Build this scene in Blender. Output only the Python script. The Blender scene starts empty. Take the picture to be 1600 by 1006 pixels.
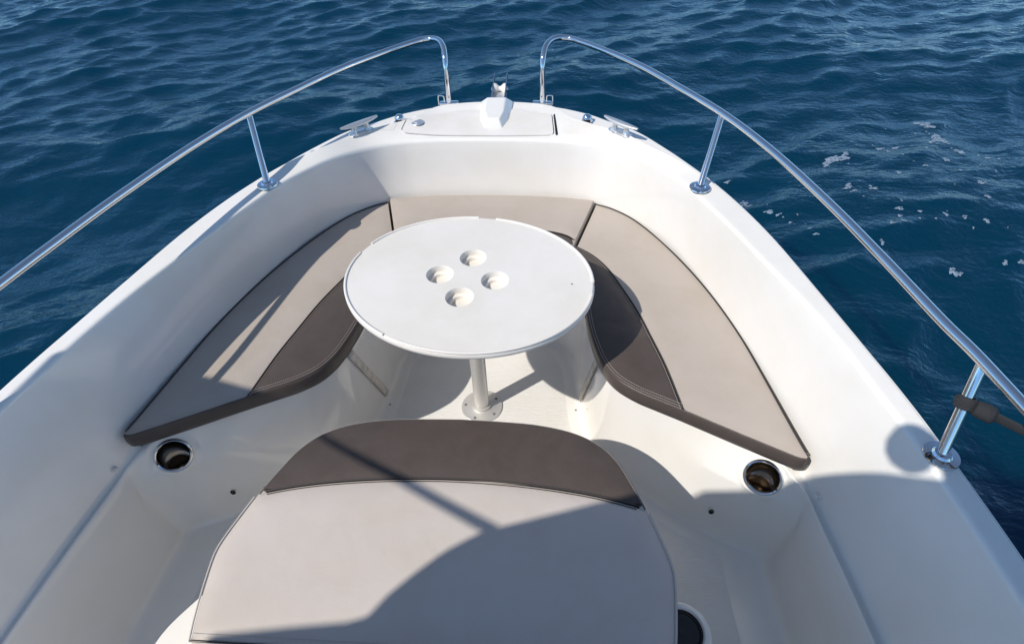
import bpy, bmesh, math, random
import numpy as np
from mathutils import Vector, Matrix, geometry
random.seed(3)
rng = np.random.default_rng(11)
scene = bpy.context.scene
C = scene.collection

# ---------------------------------------------------------------- camera
cam_d = bpy.data.cameras.new("camera")
cam_d.sensor_width = 36.0
cam_d.lens = 21.057
cam_d.clip_start = 0.02
cam_d.clip_end = 3000
cam = bpy.data.objects.new("camera", cam_d)
C.objects.link(cam)
R_ = Vector((0.99780, 0.06001, -0.02825)).normalized()
D_ = Vector((0.02145, -0.69500, -0.71869)).normalized()
F_ = R_.cross(-D_).normalized() * -1
D_ = F_.cross(R_).normalized()
cam.matrix_world = Matrix(((R_.x, -D_.x, -F_.x, 0.2426), (R_.y, -D_.y, -F_.y, 0.0),
                           (R_.z, -D_.z, -F_.z, 1.7607), (0, 0, 0, 1)))
scene.camera = cam

# ---------------------------------------------------------------- light
SUN_EL = math.radians(47.0)
TRAV = Vector((0.79 * math.cos(SUN_EL), 0.61 * math.cos(SUN_EL), -math.sin(SUN_EL))).normalized()
world = bpy.data.worlds.new("World")
scene.world = world
world.use_nodes = True
wn = world.node_tree
wn.nodes.clear()
sky = wn.nodes.new("ShaderNodeTexSky")
sky.sky_type = 'NISHITA'
sky.sun_disc = False
sky.sun_elevation = SUN_EL
sky.sun_rotation = math.atan2(-TRAV.x, -TRAV.y)
sky.air_density = 0.8
sky.dust_density = 0.0
sky.ozone_density = 0.8
bg = wn.nodes.new("ShaderNodeBackground")
bg.inputs[1].default_value = 0.15
wo = wn.nodes.new("ShaderNodeOutputWorld")
# clear maritime sky: deeper blue towards the horizon than the model's haze
geo = wn.nodes.new("ShaderNodeNewGeometry"); sep = wn.nodes.new("ShaderNodeSeparateXYZ")
mr = wn.nodes.new("ShaderNodeMapRange"); mr.inputs[1].default_value = 0.15; mr.inputs[2].default_value = 0.85
tint = wn.nodes.new("ShaderNodeMix"); tint.data_type = 'RGBA'
tint.inputs[6].default_value = (0.55, 0.82, 1.06, 1); tint.inputs[7].default_value = (1.16, 1.04, 0.90, 1)
mul = wn.nodes.new("ShaderNodeMix"); mul.data_type = 'RGBA'; mul.blend_type = 'MULTIPLY'; mul.inputs[0].default_value = 1
tcw = wn.nodes.new("ShaderNodeTexCoord")
wn.links.new(tcw.outputs["Generated"], sep.inputs[0]); wn.links.new(sep.outputs[2], mr.inputs[0]); wn.links.new(mr.outputs[0], tint.inputs[0])
wn.links.new(sky.outputs[0], mul.inputs[6]); wn.links.new(tint.outputs[2], mul.inputs[7]); wn.links.new(mul.outputs[2], bg.inputs[0])
wn.nodes.remove(geo)
wn.links.new(bg.outputs[0], wo.inputs[0])
sun_d = bpy.data.lights.new("sun", 'SUN')
sun_d.energy = 4.0
sun_d.angle = math.radians(0.55)
sun_d.color = (1.0, 0.945, 0.86)
sun = bpy.data.objects.new("sun", sun_d)
sun.rotation_euler = TRAV.to_track_quat('-Z', 'Y').to_euler()
sun.location = (-3, -3, 5)
C.objects.link(sun)
scene.view_settings.view_transform = 'Standard'
scene.view_settings.look = 'None'
scene.view_settings.gamma = 1
scene.view_settings.exposure = 0.12
scene.cycles.max_bounces = 8

# ---------------------------------------------------------------- materials
def mat(name, col, rough=0.5, metal=0.0, bump=None, wave=None, coat=0.0, spec=0.5, var=None, ior=None):
    """bump = (scale, strength, distance, stretch); var = (scale, amount)"""
    m = bpy.data.materials.new(name)
    m.use_nodes = True
    nt = m.node_tree
    b = nt.nodes["Principled BSDF"]
    b.inputs["Base Color"].default_value = (*col, 1)
    b.inputs["Roughness"].default_value = rough
    b.inputs["Metallic"].default_value = metal
    b.inputs["Coat Weight"].default_value = coat
    b.inputs["Coat Roughness"].default_value = 0.08
    b.inputs["Specular IOR Level"].default_value = spec
    if ior: b.inputs["IOR"].default_value = ior
    tc = nt.nodes.new("ShaderNodeTexCoord")
    if bump:
        mp = nt.nodes.new("ShaderNodeMapping")
        mp.inputs["Scale"].default_value = bump[3]
        n = nt.nodes.new("ShaderNodeTexNoise")
        n.inputs["Scale"].default_value = bump[0]
        n.inputs["Detail"].default_value = 4
        n.inputs["Roughness"].default_value = 0.6
        bp = nt.nodes.new("ShaderNodeBump")
        bp.inputs["Strength"].default_value = bump[1]
        bp.inputs["Distance"].default_value = bump[2]
        nt.links.new(tc.outputs["Object"], mp.inputs[0])
        nt.links.new(mp.outputs[0], n.inputs["Vector"])
        nt.links.new(n.outputs["Fac"], bp.inputs["Height"])
        nt.links.new(bp.outputs[0], b.inputs["Normal"])
        if wave:
            n3 = nt.nodes.new("ShaderNodeTexNoise"); n3.inputs["Scale"].default_value = wave[0]
            n3.inputs["Detail"].default_value = 3; n3.inputs["Distortion"].default_value = 1.2
            b3 = nt.nodes.new("ShaderNodeBump"); b3.inputs["Strength"].default_value = wave[1]; b3.inputs["Distance"].default_value = wave[2]
            nt.links.new(tc.outputs["Object"], n3.inputs["Vector"])
            nt.links.new(n3.outputs["Fac"], b3.inputs["Height"]); nt.links.new(b3.outputs[0], bp.inputs["Normal"])
    if var:
        n2 = nt.nodes.new("ShaderNodeTexNoise")
        n2.inputs["Scale"].default_value = var[0]
        n2.inputs["Detail"].default_value = 6
        n2.inputs["Roughness"].default_value = 0.65
        nt.links.new(tc.outputs["Object"], n2.inputs["Vector"])
        mx = nt.nodes.new("ShaderNodeMix")
        mx.data_type = 'RGBA'
        k = 1 - var[1]
        mx.inputs[6].default_value = (col[0] * k, col[1] * k * 0.985, col[2] * k * 0.95, 1)
        mx.inputs[7].default_value = (*col, 1)
        cr = nt.nodes.new("ShaderNodeMapRange")
        cr.inputs[1].default_value = 0.35
        cr.inputs[2].default_value = 0.6
        nt.links.new(n2.outputs["Fac"], cr.inputs[0])
        nt.links.new(cr.outputs[0], mx.inputs[0])
        nt.links.new(mx.outputs[2], b.inputs["Base Color"])
        ma = nt.nodes.new("ShaderNodeMath")
        ma.operation = 'MULTIPLY_ADD'
        ma.inputs[1].default_value = -rough * 0.25
        ma.inputs[2].default_value = rough * 1.15
        nt.links.new(n2.outputs["Fac"], ma.inputs[0])
        nt.links.new(ma.outputs[0], b.inputs["Roughness"])
    return m

I3 = (1, 1, 1)
M_GEL = mat("gelcoat", (0.81, 0.785, 0.745), 0.12, bump=(90, 0.02, 0.001, I3), wave=(3.5, 0.10, 0.012), coat=0.3, var=(3.2, 0.045))
M_GELM = mat("gelcoat_matt", (0.73, 0.70, 0.66), 0.5, bump=(300, 0.2, 0.001, I3), var=(9, 0.05))
M_NON = mat("nonskid_floor", (0.75, 0.735, 0.71), 0.38, bump=(70, 0.8, 0.003, (0.25, 5, 1)), var=(5, 0.05))
M_TAB = mat("table_plastic", (0.75, 0.715, 0.665), 0.38, bump=(220, 0.15, 0.001, I3), var=(4, 0.07))
M_TAUPE = mat("taupe_vinyl", (0.43, 0.378, 0.335), 0.40, spec=0.28, bump=(420, 0.28, 0.0012, I3), wave=(7, 0.35, 0.006), var=(6, 0.06))
M_TAUPE2 = mat("pale_taupe_vinyl", (0.55, 0.495, 0.455), 0.40, spec=0.28, bump=(420, 0.28, 0.0012, I3), wave=(6, 0.35, 0.006), var=(6, 0.05))
M_DARK = mat("charcoal_vinyl", (0.082, 0.066, 0.060), 0.34, spec=0.28, bump=(380, 0.35, 0.0014, I3), wave=(8, 0.4, 0.006), var=(12, 0.14))
M_PIPE = mat("piping_vinyl", (0.035, 0.030, 0.028), 0.45)
M_THREAD = mat("thread", (0.42, 0.39, 0.36), 0.8)
M_CHROME = mat("polished_steel", (0.72, 0.72, 0.73), 0.07, 1.0, bump=(90, 0.05, 0.001, I3))
M_ALU = mat("brushed_aluminium", (0.66, 0.64, 0.61), 0.40, 0.55, bump=(260, 0.15, 0.001, (1, 1, 0.05)))
M_CLEAT = mat("satin_steel", (0.66, 0.66, 0.66), 0.36, 0.75)
M_BLACK = mat("black_plastic", (0.012, 0.012, 0.013), 0.4)
M_WEB = mat("black_webbing", (0.022, 0.023, 0.026), 0.75, bump=(500, 0.8, 0.002, (1, 4, 1)))
M_VELCRO = mat("velcro", (0.72, 0.67, 0.59), 0.9, bump=(700, 0.6, 0.001, I3), var=(30, 0.25))
M_BRONZE = mat("dark_steel", (0.30, 0.26, 0.22), 0.18, 1.0)
M_RUB = mat("grey_rubber", (0.16, 0.16, 0.165), 0.6)

# ---------------------------------------------------------------- helpers
def empty(name, loc, label=None, cat=None, group=None, kind=None):
    o = bpy.data.objects.new(name, None)
    o.location = loc
    o.empty_display_size = 0.05
    C.objects.link(o)
    tag(o, label, cat, group, kind)
    return o

def tag(o, label=None, cat=None, group=None, kind=None):
    if label: o["label"] = label
    if cat: o["category"] = cat
    if group: o["group"] = group
    if kind: o["kind"] = kind
    return o

def origin(p):
    v = Vector((0, 0, 0))
    while p:
        v += p.location
        p = p.parent
    return v

def mesh(name, verts, faces, m, parent=None, smooth=True, label=None, sharp=None):
    o0 = origin(parent)
    me = bpy.data.meshes.new(name)
    me.from_pydata([(v[0] - o0.x, v[1] - o0.y, v[2] - o0.z) for v in verts], [], faces)
    me.validate()
    bm = bmesh.new(); bm.from_mesh(me)
    bmesh.ops.recalc_face_normals(bm, faces=bm.faces)
    bm.to_mesh(me); bm.free()
    me.materials.append(m)
    if smooth:
        me.polygons.foreach_set("use_smooth", [True] * len(me.polygons))
        if sharp: me.set_sharp_from_angle(angle=math.radians(sharp))
    o = bpy.data.objects.new(name, me)
    C.objects.link(o)
    if parent: o.parent = parent
    if label: o["label"] = label
    return o

class MB:
    """collects verts and faces of one mesh"""
    def __init__(s): s.v = []; s.f = []
    def add(s, v, f):
        k = len(s.v); s.v += [tuple(p) for p in v]; s.f += [tuple(i + k for i in q) for q in f]
        return s
    def out(s, name, m, parent=None, smooth=True, sharp=40, label=None):
        return mesh(name, s.v, s.f, m, parent, smooth, label, sharp)

def cr(pts, sub=8, closed=False):
    """Catmull-Rom through points of any dimension (centripetal-ish uniform)"""
    P = np.array(pts, float); n = len(P); out = []
    rngk = range(n if closed else n - 1)
    for i in rngk:
        if closed:
            p0, p1, p2, p3 = P[(i - 1) % n], P[i], P[(i + 1) % n], P[(i + 2) % n]
        else:
            p1, p2 = P[i], P[i + 1]
            p0 = P[i - 1] if i > 0 else 2 * p1 - p2
            p3 = P[i + 2] if i + 2 < n else 2 * p2 - p1
        for k in range(sub):
            t = k / sub
            out.append(0.5 * ((2 * p1) + (-p0 + p2) * t + (2 * p0 - 5 * p1 + 4 * p2 - p3) * t * t + (-p0 + 3 * p1 - 3 * p2 + p3) * t ** 3))
    if not closed: out.append(P[-1])
    return np.array(out)

def resample(P, step, closed=False):
    P = np.array(P, float)
    if closed: P = np.vstack([P, P[:1]])
    d = np.r_[0, np.cumsum(np.linalg.norm(np.diff(P, axis=0), axis=1))]
    n = max(2, int(round(d[-1] / step)))
    t = np.linspace(0, d[-1], n + 1)
    Q = np.stack([np.interp(t, d, P[:, k]) for k in range(P.shape[1])], 1)
    return Q[:-1] if closed else Q

def tube(path, r, seg=14, closed=False, cap=True, flat=None):
    """r may be a number or a list; flat = (a, b) makes an oval section"""
    P = [Vector(p) for p in path]; n = len(P)
    rr = [r] * n if isinstance(r, (int, float)) else list(r)
    T = []
    for i in range(n):
        a = P[(i - 1) % n] if (closed or i > 0) else P[i]
        b = P[(i + 1) % n] if (closed or i < n - 1) else P[i]
        T.append((b - a).normalized())
    up = Vector((0, 0, 1)) if abs(T[0].z) < 0.9 else Vector((1, 0, 0))
    N = (up - T[0] * up.dot(T[0])).normalized()
    v = []; f = []
    for i in range(n):
        N = (N - T[i] * N.dot(T[i])).normalized()
        Bn = T[i].cross(N)
        fa, fb = flat if flat else (1, 1)
        for k in range(seg):
            a = 2 * math.pi * k / seg
            v.append(P[i] + (N * math.cos(a) * fa + Bn * math.sin(a) * fb) * rr[i])
    m = n if closed else n - 1
    for i in range(m):
        for k in range(seg):
            a = i * seg + k; b = i * seg + (k + 1) % seg
            c = ((i + 1) % n) * seg + (k + 1) % seg; d = ((i + 1) % n) * seg + k
            f.append((a, b, c, d))
    if cap and not closed:
        f.append(tuple(range(seg - 1, -1, -1))); f.append(tuple((n - 1) * seg + k for k in range(seg)))
    return v, f

def lathe(prof, origin_=(0, 0, 0), axis=(0, 0, 1), seg=40, capb=False, capt=False):
    ax = Vector(axis).normalized()
    u = ax.orthogonal().normalized(); w = ax.cross(u); o = Vector(origin_)
    v = []; f = []
    for (r, h) in prof:
        for k in range(seg):
            a = 2 * math.pi * k / seg
            v.append(o + ax * h + (u * math.cos(a) + w * math.sin(a)) * r)
    for i in range(len(prof) - 1):
        for k in range(seg):
            k2 = (k + 1) % seg
            f.append((i * seg + k, i * seg + k2, (i + 1) * seg + k2, (i + 1) * seg + k))
    if capb: f.append(tuple(range(seg - 1, -1, -1)))
    if capt: f.append(tuple((len(prof) - 1) * seg + k for k in range(seg)))
    return v, f

def inside(P, x, y):
    n = len(P); c = np.zeros(np.shape(x), bool); j = n - 1
    for i in range(n):
        xi, yi = P[i]; xj, yj = P[j]
        if yi != yj:
            c ^= ((yi > y) != (yj > y)) & (x < (xj - xi) * (y - yi) / (yj - yi) + xi)
        j = i
    return c

def edge_dist(P, pts):
    P = np.array(P); Q = np.roll(P, -1, 0); pts = np.array(pts)
    best = np.full(len(pts), 1e9)
    for a, b in zip(P, Q):
        ab = b - a; L = ab @ ab
        if L < 1e-12: continue
        t = np.clip(((pts - a) @ ab) / L, 0, 1)
        best = np.minimum(best, np.linalg.norm(pts - (a + t[:, None] * ab), axis=1))
    return best

def fill(P, step, zf, holes=()):
    """triangulated sheet inside outline P with zf(d, x, y) height from edge distance"""
    P = [tuple(p) for p in P]
    xs = [p[0] for p in P]; ys = [p[1] for p in P]
    gx = np.arange(min(xs), max(xs), step); gy = np.arange(min(ys), max(ys), step * 0.87)
    X, Y = np.meshgrid(gx, gy); X = X + (np.arange(len(gy)) % 2)[:, None] * step / 2
    X = X.ravel(); Y = Y.ravel()
    k = inside(P, X, Y)
    for h in holes: k &= ~inside(h, X, Y)
    X = X[k]; Y = Y[k]
    pts = np.stack([X, Y], 1)
    d = edge_dist(P, pts)
    for h in holes: d = np.minimum(d, edge_dist(h, pts))
    pts = pts[d > step * 0.5]
    allp = [Vector(p) for p in P]; edges = [(i, (i + 1) % len(P)) for i in range(len(P))]
    for h in holes:
        k0 = len(allp); allp += [Vector(tuple(p)) for p in h]
        edges += [(k0 + i, k0 + (i + 1) % len(h)) for i in range(len(h))]
    allp += [Vector(tuple(p)) for p in pts]
    vo, _, fo, _, _, _ = geometry.delaunay_2d_cdt(allp, edges, [], 1 if not holes else 1, 1e-6)
    co = np.array([(v.x, v.y) for v in vo])
    fs = []
    for t in fo:
        c = co[list(t)].mean(0)
        if not inside(P, c[0], c[1]): continue
        if any(inside(h, c[0], c[1]) for h in holes): continue
        fs.append(tuple(t))
    dd = edge_dist(P, co)
    v = [(x, y, zf(q, x, y)) for (x, y), q in zip(co, dd)]
    return v, fs

def box(x0, x1, y0, y1, z0, z1):
    v = [(x, y, z) for z in (z0, z1) for y in (y0, y1) for x in (x0, x1)]
    f = [(0, 1, 3, 2), (4, 6, 7, 5), (0, 4, 5, 1), (2, 3, 7, 6), (0, 2, 6, 4), (1, 5, 7, 3)]
    return v, f

def bevel(o, w=0.003, seg=3):
    b = o.modifiers.new("bevel", 'BEVEL'); b.width = w; b.segments = seg; b.limit_method = 'ANGLE'
    b.angle_limit = math.radians(30)
    return o

# ---------------------------------------------------------------- the sea
WATER_Z = -0.25
L_T, N_T = 14.0, 640
kx = np.fft.fftfreq(N_T, L_T / N_T) * 2 * np.pi
KX, KY = np.meshgrid(kx, kx, indexing='ij')
K = np.hypot(KX, KY); K[0, 0] = 1
wd = np.array([-0.55, 0.835])
cosd = (KX * wd[0] + KY * wd[1]) / K
lam = 2 * np.pi / K
spec = np.exp(-(np.log(lam / 0.40) / 0.60) ** 2) * 1.0 + 0.9 * np.exp(-(np.log(lam / 2.3) / 0.45) ** 2) + 0.6 * np.exp(-(np.log(lam / 0.22) / 0.5) ** 2)
A_ = spec * (np.abs(cosd) ** 2.2 * 0.90 + 0.10) / K ** 2
A_[0, 0] = 0
ph = rng.normal(size=(N_T, N_T)) + 1j * rng.normal(size=(N_T, N_T))
H_ = A_ * ph
hs = np.fft.ifft2(H_).real
sx = np.fft.ifft2(1j * KX * H_).real; sy = np.fft.ifft2(1j * KY * H_).real
sc = 0.195 / math.sqrt((sx ** 2 + sy ** 2).mean())
hs = hs * sc
CH = 1.0
dxs = np.fft.ifft2(1j * KX / K * H_).real * sc * CH
dys = np.fft.ifft2(1j * KY / K * H_).real * sc * CH

def samp(G, x, y):
    u = (np.asarray(x) / L_T * N_T) % N_T; v = (np.asarray(y) / L_T * N_T) % N_T
    i = np.floor(u).astype(int) % N_T; j = np.floor(v).astype(int) % N_T; fu = u - np.floor(u); fv = v - np.floor(v)
    i2 = (i + 1) % N_T; j2 = (j + 1) % N_T
    return G[i, j] * (1 - fu) * (1 - fv) + G[i2, j] * fu * (1 - fv) + G[i, j2] * (1 - fu) * fv + G[i2, j2] * fu * fv

def axis_pts(a, b, s, far):
    c = list(np.arange(a, b + 1e-6, s)); st = s; p = c[-1]; hi = []
    while p < far: st *= 1.12; p += st; hi.append(p)
    st = s; p = c[0]; lo = []
    while p > -far: st *= 1.12; p -= st; lo.append(p)
    return np.array(lo[::-1] + c + hi)
ax_x = axis_pts(-8.5, 8.5, 0.026, 900); ax_y = axis_pts(-0.6, 10.5, 0.026, 900)
GX, GY = np.meshgrid(ax_x, ax_y, indexing='ij')
R0 = np.maximum(np.abs(GX) - 12, 0) + np.maximum(np.abs(GY - 5) - 9, 0)
fade = np.exp(-R0 / 6.0)
Z = WATER_Z + samp(hs, GX, GY) * fade
PX = GX + samp(dxs, GX, GY) * fade; PY = GY + samp(dys, GX, GY) * fade
nx, ny = GX.shape
idx = np.arange(nx * ny).reshape(nx, ny)
quads = np.stack([idx[:-1, :-1], idx[1:, :-1], idx[1:, 1:], idx[:-1, 1:]], -1).reshape(-1, 4)
me = bpy.data.meshes.new("sea_water")
me.vertices.add(nx * ny); me.vertices.foreach_set("co", np.stack([PX, PY, Z], -1).ravel())
me.loops.add(quads.size); me.loops.foreach_set("vertex_index", quads.ravel())
me.polygons.add(len(quads)); me.polygons.foreach_set("loop_start", np.arange(0, quads.size, 4))
me.polygons.foreach_set("use_smooth", np.ones(len(quads), bool))
me.update(calc_edges=True)
M_SEA = mat("sea", (0.0001, 0.027, 0.057), 0.02, spec=0.38, ior=1.333)
nt = M_SEA.node_tree; pb = nt.nodes["Principled BSDF"]; tc = nt.nodes["Texture Coordinate"]
pb.subsurface_method = 'BURLEY'
pb.inputs['Subsurface Weight'].default_value = 1.0
pb.inputs['Subsurface Radius'].default_value = (.25, .6, 1.0)
pb.inputs['Subsurface Scale'].default_value = .6
hsum = None
for (scl, st, w) in ((5.5, (0.55, 1.0, 1), 1.0), (14, (0.6, 1.0, 1), 0.50), (38, (0.8, 1.0, 1), 0.22)):
    mp = nt.nodes.new("ShaderNodeMapping"); mp.inputs["Scale"].default_value = st; mp.inputs["Rotation"].default_value = (0, 0, math.radians(-24))
    n = nt.nodes.new("ShaderNodeTexNoise"); n.inputs["Scale"].default_value = scl; n.inputs["Detail"].default_value = 3
    n.inputs["Distortion"].default_value = 0.6
    nt.links.new(tc.outputs["Object"], mp.inputs[0]); nt.links.new(mp.outputs[0], n.inputs["Vector"])
    m1 = nt.nodes.new("ShaderNodeMath"); m1.operation = 'MULTIPLY'; m1.inputs[1].default_value = w
    nt.links.new(n.outputs["Fac"], m1.inputs[0])
    if hsum is None: hsum = m1
    else:
        a = nt.nodes.new("ShaderNodeMath"); a.operation = 'ADD'
        nt.links.new(hsum.outputs[0], a.inputs[0]); nt.links.new(m1.outputs[0], a.inputs[1]); hsum = a
bp = nt.nodes.new("ShaderNodeBump"); bp.inputs["Strength"].default_value = 0.32; bp.inputs["Distance"].default_value = 0.055
nt.links.new(hsum.outputs[0], bp.inputs["Height"]); nt.links.new(bp.outputs[0], pb.inputs["Normal"])
me.materials.append(M_SEA)
sea = bpy.data.objects.new("sea_water", me); C.objects.link(sea)
tag(sea, "deep blue rippled sea water around the boat", "sea", kind="structure")

# foam flecks floating beside the starboard bow
def sea_at(x, y):
    X, Y = x, y
    for _ in range(4):
        X = x - float(samp(dxs, X, Y)); Y = y - float(samp(dys, X, Y))
    return WATER_Z + float(samp(hs, X, Y))
CAMP = Vector((0.2426, 0, 1.7607))
def px2w(px, py, z):
    d = F_ + R_ * ((px - 800) / 935.9) + D_ * ((py - 503) / 935.9)
    return CAMP + d * ((z - CAMP.z) / d.z)
M_FOAM = mat("foam", (0.28, 0.36, 0.46), 0.7, bump=(60, 0.6, 0.01, I3))
nf = M_FOAM.node_tree; fb = nf.nodes["Principled BSDF"]; ftc = nf.nodes["Texture Coordinate"]
fn = nf.nodes.new("ShaderNodeTexNoise"); fn.inputs["Scale"].default_value = 75; fn.inputs["Detail"].default_value = 6; fn.inputs["Roughness"].default_value = .7
fr_ = nf.nodes.new("ShaderNodeMapRange"); fr_.inputs[1].default_value = .36; fr_.inputs[2].default_value = .52; fr_.inputs[4].default_value = .75
nf.links.new(ftc.outputs["Object"], fn.inputs["Vector"]); nf.links.new(fn.outputs["Fac"], fr_.inputs[0]); nf.links.new(fr_.outputs[0], fb.inputs["Alpha"])
fm = MB()
def blob(cx, cy, r, ang, ar):
    n = 26; a0 = [random.uniform(0, 6.28) for _ in range(5)]
    v = [(cx, cy, sea_at(cx, cy) + 0.006)]
    for rad in (0.5, 1.0):
        for k in range(n):
            a = 2 * math.pi * k / n
            q = r * rad * (1 + 0.30 * math.sin(2 * a + a0[0]) + 0.26 * math.sin(3 * a + a0[1]) + 0.17 * math.sin(5 * a + a0[2]) + 0.1 * math.sin(9 * a + a0[3]))
            u, w = q * math.cos(a), q * math.sin(a) * ar
            x = cx + u * math.cos(ang) - w * math.sin(ang); y = cy + u * math.sin(ang) + w * math.cos(ang)
            v.append((x, y, sea_at(x, y) + (0.006 if rad < 1 else 0.0025)))
    f = [(0, 1 + k, 1 + (k + 1) % n) for k in range(n)]
    f += [(1 + k, 1 + n + k, 1 + n + (k + 1) % n, 1 + (k + 1) % n) for k in range(n)]
    fm.add(v, f)
foam_px = [(1302, 254, 14), (1318, 248, 7), (1290, 262, 5), (1442, 190, 9), (1452, 196, 6), (1466, 218, 12), (1456, 224, 5), (1475, 256, 5), (1498, 240, 6),
           (1320, 304, 8), (1328, 312, 5), (1360, 308, 5), (1398, 341, 6), (1399, 352, 5), (1402, 364, 4), (1165, 312, 7), (1170, 322, 6), (1163, 318, 4),
           (1200, 336, 7), (1214, 342, 4), (1232, 356, 4), (1270, 379, 4), (1488, 428, 8), (1500, 430, 4), (1526, 297, 6), (1374, 234, 5), (1386, 240, 4),
           (1400, 280, 4), (1399, 232, 5), (1535, 320, 4), (1542, 250, 4), (1568, 415, 4), (1594, 413, 5), (1372, 392, 4), (1384, 370, 4), (1137, 283, 5),
           (1260, 370, 3), (1440, 270, 4), (1470, 350, 4), (1430, 345, 3), (1500, 352, 4), (1535, 356, 4)]
for (px, py, s) in foam_px:
    w = px2w(px, py, WATER_Z)
    dist = (w - CAMP).length
    blob(w.x, w.y, s * dist / 936 * .92, random.uniform(0.2, 1.2), random.uniform(0.45, 0.9))
for _ in range(45):
    px, py = random.choice(foam_px)[:2]
    px += random.gauss(0, 26); py += random.gauss(0, 18)
    if px < 1150 + max(0, py - 300) * 0.75: continue
    w = px2w(px, py, WATER_Z)
    blob(w.x, w.y, random.uniform(0.8, 2.0) * (w - CAMP).length / 936, random.uniform(0, 3), random.uniform(0.4, 1))
foam = fm.out("sea_foam", M_FOAM)
tag(foam, "flecks of pale foam drifting on the water off the right side", "foam", kind="stuff")

# ---------------------------------------------------------------- the boat
boat = empty("motorboat", (0, 0, 0), "white motorboat bow with a moulded seating cockpit, steel rails and foredeck locker", "boat")
# per station (starboard half): A outer edge, T deck step, B coaming ridge, W seat back foot, S seat edge, G riser shoulder, F floor edge
ST = [
 #  A                 T               B                  W                   S                    G                    F
 ((1.21, -2.6, .70), (1.20, -2.6), (1.14, -2.6, .70), (1.06, -2.6, .330), (1.037, -2.6, .350), (1.02, -2.6, .15), (.98, -2.6)),
 ((1.19, -.8, .70), (1.18, -.8), (1.12, -.8, .70), (1.045, -.8, .330), (1.022, -.8, .350), (1.01, -.8, .15), (.97, -.8)),
 ((1.145, .0, .70), (1.135, .0), (1.08, .0, .70), (1.012, .0, .330), (.990, .0, .350), (.978, .0, .15), (.945, .0)),
 ((1.092, .50, .70), (1.082, .50), (1.030, .49, .70), (.976, .48, .330), (.954, .48, .350), (.942, .48, .15), (.910, .48)),
 ((1.054, .77, .70), (1.044, .77), (.992, .76, .70), (.940, .77, .334), (.920, .765, .352), (.908, .76, .18), (.892, .75)),
 ((1.030, .90, .70), (1.020, .90), (.965, .89, .70), (.918, .86, .355), (.900, .85, .362), (.905, .832, .268), (.885, .835)),
 ((1.000, 1.03, .70), (.990, 1.03), (.937, 1.02, .70), (.898, .95, .38), (.835, .932, .378), (.805, .894, .272), (.800, .878)),
 ((.955, 1.22, .70), (.945, 1.22), (.895, 1.17, .70), (.872, 1.08, .38), (.735, .995, .38), (.722, .950, .262), (.716, .928)),
 ((.895, 1.46, .70), (.885, 1.455), (.832, 1.345, .70), (.824, 1.30, .38), (.620, 1.06, .38), (.612, 1.035, .25), (.60, 1.0)),
 ((.835, 1.64, .70), (.824, 1.635), (.758, 1.545, .70), (.752, 1.55, .38), (.490, 1.135, .38), (.484, 1.12, .22), (.475, 1.095)),
 ((.774, 1.783, .70), (.760, 1.775), (.680, 1.74, .695), (.670, 1.755, .38), (.418, 1.215, .38), (.414, 1.205, .2), (.405, 1.195)),
 ((.712, 1.90, .70), (.690, 1.885), (.605, 1.87, .688), (.597, 1.875, .38), (.382, 1.335, .38), (.380, 1.335, .2), (.372, 1.33)),
 ((.643, 2.015, .70), (.600, 1.985), (.525, 1.975, .68), (.515, 1.965, .38), (.365, 1.46, .38), (.363, 1.46, .2), (.356, 1.46)),
 ((.560, 2.145, .695), (.515, 2.10), (.435, 2.055, .672), (.425, 2.025, .38), (.350, 1.58, .38), (.348, 1.58, .2), (.342, 1.58)),
 ((.465, 2.245, .687), (.405, 2.19), (.345, 2.092, .67), (.342, 2.055, .38), (.300, 1.67, .38), (.298, 1.67, .2), (.292, 1.665)),
 ((.365, 2.335, .681), (.320, 2.265), (.250, 2.108, .67), (.255, 2.068, .38), (.215, 1.705, .38), (.214, 1.705, .2), (.21, 1.70)),
 ((.215, 2.412, .675), (.225, 2.385), (.130, 2.117, .67), (.130, 2.077, .38), (.110, 1.712, .38), (.110, 1.712, .2), (.108, 1.708)),
 ((.0, 2.440, .672), (.0, 2.428), (.0, 2.119, .67), (.0, 2.080, .38), (.0, 1.714, .38), (.0, 1.714, .2), (.0, 1.71)),
]
flat = np.array([[c for P in row for c in P] for row in ST])
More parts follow.
